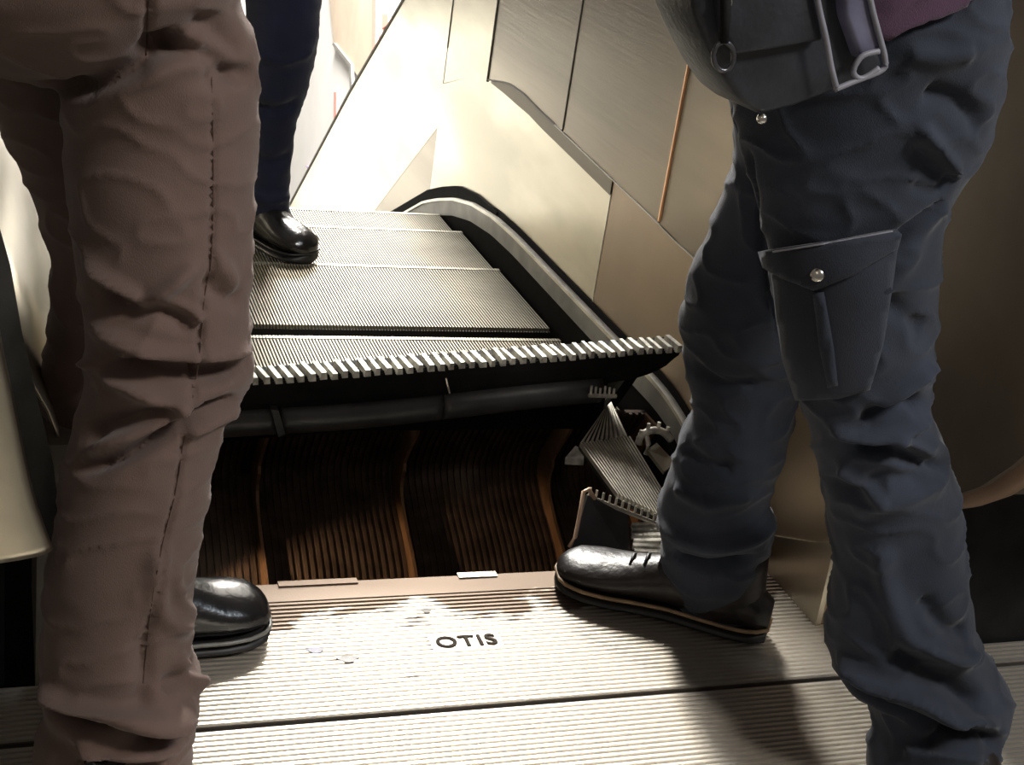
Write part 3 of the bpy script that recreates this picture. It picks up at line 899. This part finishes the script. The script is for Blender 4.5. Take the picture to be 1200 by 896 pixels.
creases(meA, [
    ([(60, 100), (100, 105), (150, 85), (180, 60), (215, 40)], .010, -.012), ([(95, 115), (150, 98), (200, 80), (240, 68)], .011, .004),
    ([(190, 52), (225, 60), (262, 75), (288, 90)], .010, -.006), ([(230, 20), (262, 40), (285, 60)], .010, -.004), ([(200, 38), (240, 50)], .008, .004),
    ([(240, 95), (270, 90), (296, 84)], .010, -.005),
    # knee folds
    ([(102, 308), (130, 330), (158, 350), (170, 354), (195, 340), (230, 308)], .008, .009),
    ([(110, 345), (150, 358), (190, 362), (230, 378)], .013, -.009),
    ([(185, 352), (215, 362), (240, 378)], .007, .006),
    ([(108, 378), (150, 402), (190, 416), (230, 420), (270, 418), (292, 410)], .008, .009),
    ([(120, 425), (160, 432), (210, 433), (250, 434), (290, 426)], .012, -.012),
    ([(100, 424), (118, 426), (150, 418)], .006, .006),
    ([(122, 438), (160, 460), (190, 472), (225, 476)], .008, .009),
    ([(98, 512), (130, 498), (170, 488), (210, 478)], .010, -.008),
    ([(104, 530), (150, 512), (190, 495), (225, 482)], .009, .006),
    ([(92, 548), (130, 540), (170, 522), (205, 500), (240, 482), (272, 472)], .008, -.012),
    ([(215, 505), (250, 490), (278, 478)], .010, .006),
    ([(240, 330), (262, 345), (285, 352)], .010, -.005), ([(250, 300), (268, 320), (272, 350)], .010, .004),
    # lower leg
    ([(185, 640), (182, 690), (190, 720), (222, 740)], .012, .007), ([(200, 660), (208, 700), (222, 716)], .010, .005),
    ([(165, 745), (172, 790), (160, 830)], .012, -.005), ([(205, 770), (225, 795), (234, 800)], .010, .007),
    ([(190, 805), (215, 790), (232, 775)], .010, -.006),
    # stacked hem folds
    ([(54, 806), (80, 826), (120, 838), (160, 846), (195, 846), (225, 830)], .010, .013),
    ([(52, 822), (85, 846), (120, 858), (165, 868), (200, 862), (228, 838)], .010, -.018),
    ([(90, 866), (130, 884), (175, 884), (215, 862)], .010, .008), ([(90, 890), (140, 903), (190, 900)], .010, -.010),
    # side seam
    ([(174, -5), (172, 65)], .0035, -.003), ([(248, 90), (250, 200), (248, 300), (240, 345), (232, 430), (215, 520), (205, 580), (190, 640), (176, 720), (168, 800)], .0035, -.0035),
], .0022, 13)
def cen(row): return atY((row[1] + row[2]) / 2, row[0], row[3])


pA, pelA, chA, sA, fA = body('person', [cen(r_) for r_ in rowsA2[1:-1:2]], [cen(r_) for r_ in rowsA1[1:-3:3]], (.0, .06, 0), (.45, .9, 0))
tag(pA, 'person standing at left edge in brown trousers and black shoes, seen from behind', 'person', 'people around the broken escalator')
trA = link('trousers', meA, BROWN, pA, True)
bvA = bvh_of(meA)
surf_tube('side_seam', bvA, [(248, 90), (250, 200), (248, 300), (240, 345), (232, 430), (215, 520), (205, 580), (190, 640), (176, 720), (168, 800)], .0006, BROWN_D, trA, .0)
surf_tube('pocket_seam', bvA, [(174, 2), (173, 30), (171, 64)], .0010, BROWN_D, trA, .0)
shirt(pA, pelA, chA, sA, fA, GREYC, .06)
shoe('shoe', (.055, 1.40, 0), (.307, 1.478, 0), pA, LEATHER, WELT_G, width=.105, height=.075, shaft=.06)
shoe('shoe', (.09, 1.12, 0), (.105, 1.37, 0), pA, LEATHER, WELT_G, width=.10, height=.07, shaft=.05)

# ================================================================== MAN B (navy cargo trousers)
rowsB1 = [(-60, 838, 1182, 1.20, .62), (0, 838, 1181, 1.20, .62), (60, 846, 1182, 1.20, .62), (110, 856, 1172, 1.20, .62), (160, 866, 1158, 1.20, .64), (200, 876, 1137, 1.20, .68), (235, 884, 1116, 1.20, .74), (260, 893, 1107, 1.20, .80),
          (300, 900, 1103, 1.19, .82), (350, 906, 1100, 1.185, .82), (400, 916, 1095, 1.18, .82), (450, 930, 1091, 1.175, .85), (490, 944, 1094, 1.17, .9), (540, 957, 1112, 1.165, .9), (600, 968, 1127, 1.16, .9), (650, 978, 1132, 1.15, .9),
          (700, 972, 1137, 1.14, .95), (750, 968, 1146, 1.13, .95), (780, 978, 1166, 1.125, 1.0), (800, 1000, 1181, 1.12, 1.0), (825, 1018, 1185, 1.10, 1.0), (850, 1022, 1176, 1.09, 1.0), (880, 1017, 1170, 1.075, 1.0), (902, 1015, 1172, 1.065, .8)]
rowsB2 = [(60, 850, 1060, 1.33, .9), (120, 853, 1040, 1.35, .9), (180, 862, 1020, 1.37, .9), (220, 850, 1005, 1.38, .9), (270, 832, 985, 1.40, .85), (310, 814, 970, 1.41, .85), (360, 800, 958, 1.42, .85), (400, 799, 950, 1.43, .85), (440, 806, 940, 1.43, .85),
          (480, 810, 933, 1.43, .85), (520, 794, 922, 1.43, .9), (560, 780, 908, 1.43, .9), (590, 774, 903, 1.43, .9), (620, 772, 910, 1.43, .9), (645, 776, 900, 1.43, .9), (665, 776, 898, 1.43, .9), (690, 786, 890, 1.43, .9), (706, 790, 888, 1.43, .9), (716, 796, 888, 1.43, .85)]
rowsB3 = [(-330, 850, 1190, 1.22, .55), (-200, 840, 1195, 1.22, .55), (-100, 836, 1190, 1.22, .55), (0, 840, 1178, 1.23, .55), (80, 856, 1160, 1.24, .55), (140, 870, 1130, 1.25, .5), (180, 880, 1080, 1.27, .45)]
meB = merge([loft(rowsB1), loft(rowsB2), loft(rowsB3)], .004, 4)
bvB0 = bvh_of(meB)
creases(meB, [
    ([(1000, 345), (1040, 330), (1080, 270), (1110, 230)], .016, .004),
    ([(1078, 148), (1100, 175), (1122, 203)], .008, .008), ([(1072, 175), (1095, 200), (1115, 212)], .009, -.003),
    ([(1070, 215), (1100, 222), (1118, 205)], .008, -.003), ([(1045, 290), (1070, 262), (1105, 235)], .007, -.006), ([(1085, 110), (1120, 120), (1150, 150)], .012, -.006),
    ([(1060, 60), (1100, 70), (1140, 60)], .012, .004),
    ([(1030, 350), (1060, 370), (1085, 385)], .012, -.004),
    # knee
    ([(1030, 480), (1060, 455), (1092, 425)], .008, .007), ([(1010, 495), (1040, 480), (1080, 470)], .010, -.009), ([(975, 500), (1010, 512), (1045, 512), (1090, 490)], .008, .008),
    ([(1000, 525), (1040, 528), (1080, 540), (1110, 545)], .010, -.009), ([(1045, 512), (1070, 522), (1095, 538)], .006, .007),
    ([(985, 545), (1010, 570), (1040, 590)], .009, .006), ([(960, 560), (1000, 575), (1040, 560), (1090, 560)], .012, -.005), ([(1000, 600), (1050, 590), (1110, 570)], .012, .003),
    # lower leg
    ([(1030, 640), (1040, 690), (1060, 740), (1075, 760)], .014, .006), ([(1080, 700), (1110, 735), (1135, 740)], .012, -.007),
    ([(1075, 755), (1105, 770), (1130, 775), (1140, 760)], .008, .008),
    ([(985, 770), (1020, 795), (1070, 815), (1110, 838), (1165, 852)], .008, .012), ([(1000, 805), (1040, 830), (1090, 850), (1130, 862)], .009, -.010),
    ([(1040, 765), (1080, 785), (1120, 805), (1150, 825)], .014, -.012), ([(1080, 880), (1110, 862), (1150, 862), (1168, 870)], .010, -.012), ([(1060, 880), (1100, 885), (1150, 890)], .010, .007),
    # other leg
    ([(800, 520), (830, 545), (860, 545)], .012, -.006), ([(790, 570), (830, 590), (880, 580)], .012, .006), ([(780, 620), (830, 640), (880, 632), (905, 610)], .012, .008), ([(785, 650), (830, 665), (880, 655)], .010, -.012),
    ([(810, 430), (850, 450), (890, 450)], .012, -.005),
    # inner edge of cargo pocket and seams
    ([(878, 180), (886, 230), (894, 290), (902, 340), (912, 390)], .004, -.004),
], .0028, 13)
pB, pelB, chB, sB, fB = body('person', [cen(r_) for r_ in rowsB2[0:-1:3]], [cen(r_) for r_ in rowsB1[2:-3:3]], (-.05, .03, 0), (-.8, .3, 0))
tag(pB, 'person at right in navy cargo trousers and dark boots, stepping towards the pit edge', 'person', 'people around the broken escalator')
del pA['group'], pB['group']
trB = link('trousers', meB, NAVY, pB, True)
bvB = bvh_of(meB)
patch('cargo_pocket', bvB0, [(912, 318), (1048, 282), (1042, 330), (1032, 400), (1018, 452), (985, 462), (940, 465), (926, 420), (918, 370)], .003, .006, NAVY_S, trB)
fl = patch('pocket_flap', bvB0, [(903, 292), (975, 281), (1050, 268), (1045, 290), (1000, 318), (959, 335), (928, 322), (908, 310)], .009, .005, NAVY_S, trB)
bvP = BVHTree.FromPolygons([v.co.copy() for v in fl.data.vertices], [tuple(p.vertices) for p in fl.data.polygons])
surf_tube('flap_stitch', bvP, [(906, 295), (975, 284), (1046, 271)], .0010, PIPE, fl, .0005)
h_ = bvP.ray_cast(O, ray(958, 322).normalized())
if h_[0] is not None:
    bm = bmesh.new(); bmesh.ops.create_uvsphere(bm, u_segments=16, v_segments=10, radius=.0072)
    rot = (O - h_[0]).to_track_quat('Z', 'Y').to_matrix()
    for v in bm.verts: v.co = h_[0] + rot @ Vector((v.co.x, v.co.y, v.co.z * .5))
    obj('snap_button', bm, CHROME, fl, True)
patch('pocket_pleat', bvB0, [(957, 338), (968, 338), (978, 395), (984, 445), (974, 448), (964, 400)], .009, .003, NAVY, trB)
sb = shirt(pB, pelB, chB, sB, fB, PURPLE, .06)
# shirt hem showing below the belt line
patch('shirt_hem', bvB, [(960, -150), (1185, -150), (1180, -60), (1128, 4), (1090, 22), (1040, 44), (1015, 34), (985, 10)], .004, .008, PURPLE, sb)
shoe('boot', (.958, 1.372, 0), (.722, 1.548, 0), pB, BOOTM, WELT, width=.105, height=.055, shaft=.09, laces=True)
shoe('boot', (1.09, 1.14, 0), (.97, .92, 0), pB, BOOTM, WELT, width=.10, height=.06, shaft=.04)

# ---- belt pouch
po = empty('belt_pouch'); tag(po, 'dark leather pouch with grey piped edge hanging at the hip of the navy trousers', 'pouch')


def curved_slab(pts, Y0, th, name, m_, par, bev=.004):
    """pts: outline pixels at distance Y0, thickness th away from the viewer, bevelled"""
    P = [atY(x_, y_, Y0) for x_, y_ in pts]
    d = Vector((-.1, 1, 0)).normalized() * th
    bm = bmesh.new(); a = [bm.verts.new(p) for p in P]; b = [bm.verts.new(p + d) for p in P]; n = len(P)
    bm.faces.new(a); bm.faces.new(b[::-1])
    for i in range(n): bm.faces.new((a[i], b[i], b[(i + 1) % n], a[(i + 1) % n]))
    bmesh.ops.recalc_face_normals(bm, faces=bm.faces[:])
    bmesh.ops.bevel(bm, geom=bm.edges[:], offset=bev, segments=3, profile=.5, affect='EDGES', clamp_overlap=True)
    return obj(name, bm, m_, par, True)


YP = 1.055
curved_slab([(812, -60), (1000, -60), (1018, 40), (1034, 68), (1036, 84), (978, 108), (930, 126), (892, 136), (868, 118), (850, 92), (828, 50), (812, 10)], YP + .012, .075, 'body', POUCHM, po, .008)
curved_slab([(840, -60), (955, -60), (965, 20), (968, 48), (900, 60), (862, 66), (848, 40)], YP, .016, 'front_flap', POUCHM, po, .005)
curved_slab([(985, -60), (1012, -60), (1026, 30), (1033, 62), (1010, 72), (992, 20)], YP - .002, .02, 'side_flap', POUCH_L, po, .004)
for pl in ([(950, -60), (958, 0), (968, 45), (974, 78), (980, 102)], [(1012, -60), (1020, 0), (1030, 40), (1037, 68), (1034, 82), (1000, 96), (978, 105)], [(1030, 60), (1010, 66), (1000, 84), (1010, 92), (1030, 80)]):
    bm = bmesh.new(); tube(bm, catmull([tuple(atY(x_, y_, YP - .004)) for x_, y_ in pl], 24), .0026, 8); obj('piping', bm, PIPE, po, True)
bm = bmesh.new(); tube(bm, [atY(848 + 12 * math.cos(a), 66 + 17 * math.sin(a), YP - .010) for a in [k * math.pi / 10 for k in range(20)]], .0022, 8, True); obj('ring', bm, mat('dark_ring', (.12, .12, .13), .8, .3), po, True)
bm = bmesh.new(); tube(bm, [atY(851, -20, YP - .008), atY(850, 20, YP - .010), atY(848, 50, YP - .010)], .0045, 8); obj('clip', bm, BLACKM, po, True)
for (x_, y_, r_) in ((893, 139, .0048), (852, 3, .005)):
    bm = bmesh.new(); bmesh.ops.create_uvsphere(bm, u_segments=12, v_segments=8, radius=r_)
    c = atY(x_, y_, YP - .004 if y_ < 50 else YP + .012)
    for v in bm.verts: v.co += c
    obj('stud', bm, CHROME, po, True)

# ================================================================== MAN C (far, on the steps)
YCc = 2.93
rowsC1 = [(-220, 270, 395, 2.93, 1), (-120, 275, 392, 2.93, 1), (-40, 282, 380, 2.93, 1), (0, 287, 377, 2.93, 1), (30, 289, 375, 2.93, 1), (70, 290, 370, 2.93, 1), (110, 290, 359, 2.93, 1), (150, 292, 347, 2.93, 1), (200, 292, 341, 2.93, 1), (240, 291, 339, 2.93, 1), (262, 291, 345, 2.93, 1)]
rowsC2 = [(-220, 180, 300, 3.02, 1), (-120, 182, 290, 3.04, 1), (0, 190, 275, 3.06, 1), (110, 200, 270, 3.08, 1), (240, 205, 262, 3.1, 1)]
meC = merge([loft(rowsC1, steps=40), loft(rowsC2, steps=40)], .010, 3)
creases(meC, [([(292, 120), (320, 130), (350, 122)], .012, -.008), ([(292, 180), (318, 190), (342, 182)], .012, -.007), ([(300, 60), (330, 72), (365, 60)], .012, .006), ([(295, 225), (315, 235), (338, 228)], .010, .007)], .002, 14)
ga = lambda r_, Y: atY((r_[1] + r_[2]) / 2, r_[0], Y)
c1 = ga(rowsC1[1], 2.93); c2 = ga(rowsC1[-1], 2.93); c3 = ga(rowsC2[1], 3.04); c4 = ga(rowsC2[-1], 3.1)
pC, pelC, chC, sC, fC = body('person', [(c3.x, 3.04, .86), (c3.x, 3.06, .45), (c4.x, 3.10, .10)], [(c1.x, 2.93, .86), (c1.x, 2.93, .45), (c2.x, 2.93, .12)], (0, 0, 0), (.5, -.8, 0))
tag(pC, 'person farther back standing on the escalator steps in dark navy trousers', 'person')
trC = link('trousers', meC, NAVY2, pC, True)
shC = shirt(pC, pelC, chC, sC, fC, BLUEC, .0)
# hips closing the two legs
bm = bmesh.new(); up_ = Vector((0, 0, 1)); tube(bm, [pelC + up_ * .12, pelC, pelC - up_ * .10, pelC - up_ * .2], [.15, .165, .16, .10], 20); obj('trouser_seat', bm, NAVY2, trC, True)
hc = atZ(300, 292, -.01); tc_ = atZ(361, 306, -.0)
shoe('shoe', (hc.x - .06, hc.y + .10, .0), (tc_.x, tc_.y - .02, .0), pC, LEATHER, SOLE, width=.10, height=.085, shaft=.06)
shoe('shoe', (c4.x - .05, 3.14, -.0), (c4.x + .10, 2.95, -.0), pC, LEATHER, SOLE, width=.10, height=.085, shaft=.05)

# ------------------------------------------------------------------ lights
def area(name, loc, target, size, power, col, sy=None):
    l = bpy.data.lights.new(name, 'AREA'); l.energy = power; l.color = col; l.size = size
    if sy: l.shape = 'RECTANGLE'; l.size_y = sy
    o = bpy.data.objects.new(name, l); COL.objects.link(o); o.location = loc
    o.rotation_euler = (Vector(target) - Vector(loc)).to_track_quat('-Z', 'Y').to_euler()
    return o


area('ceiling_light', (1.22, 4.9, 3.05), (.8, 1.5, 0), .5, 310, (1, .95, .87), 1.0)
area('shaft_light', (.22, 6.2, -.5), (1.06, 3.6, .2), 1.0, 11, (1, .95, .80), 1.0)
area('hall_wall_fill', (1.45, 7, 2.4), (2.2, 7.5, -1), 1.5, 1800, (1, .97, .92))  # unseen light added to whiten the far hall wall
area('warm_fill_light', (-1.3, -1.0, 2.6), (.8, 2.0, .3), 1.0, 3, (1, .85, .72))  # unseen warm fill, added behind the camera on the left
area('key_light', (1.7, -.6, 2.8), (.6, 1.3, .5), .45, 50, (1, .93, .85))  # unseen key light, added to bring out the trouser folds
area('cool_side_light', (2.0, .1, 2.3), (1.1, 1.2, .6), .4, 15, (.78, .89, 1))
l = bpy.data.lights.new('pit_orange_spot', 'SPOT'); l.energy = 9; l.color = (1, .66, .38); l.spot_size = math.radians(80); l.spot_blend = .25; l.shadow_soft_size = .008  # unseen orange spot, added to light the casting bays
o = bpy.data.objects.new('pit_orange_spot', l); COL.objects.link(o); o.location = (.135, 1.66, -.10)
o.rotation_euler = Vector((1, .30, -.82)).to_track_quat('-Z', 'Y').to_euler()
w = bpy.data.worlds.new('world'); SC.world = w; w.use_nodes = True
bg = w.node_tree.nodes['Background']; bg.inputs[0].default_value = (.95, .85, .75, 1); bg.inputs[1].default_value = .12
SC.view_settings.view_transform = 'Standard'; SC.view_settings.look = 'None'; SC.view_settings.exposure = 0; SC.view_settings.gamma = 1
SC.view_settings.use_curve_mapping = False
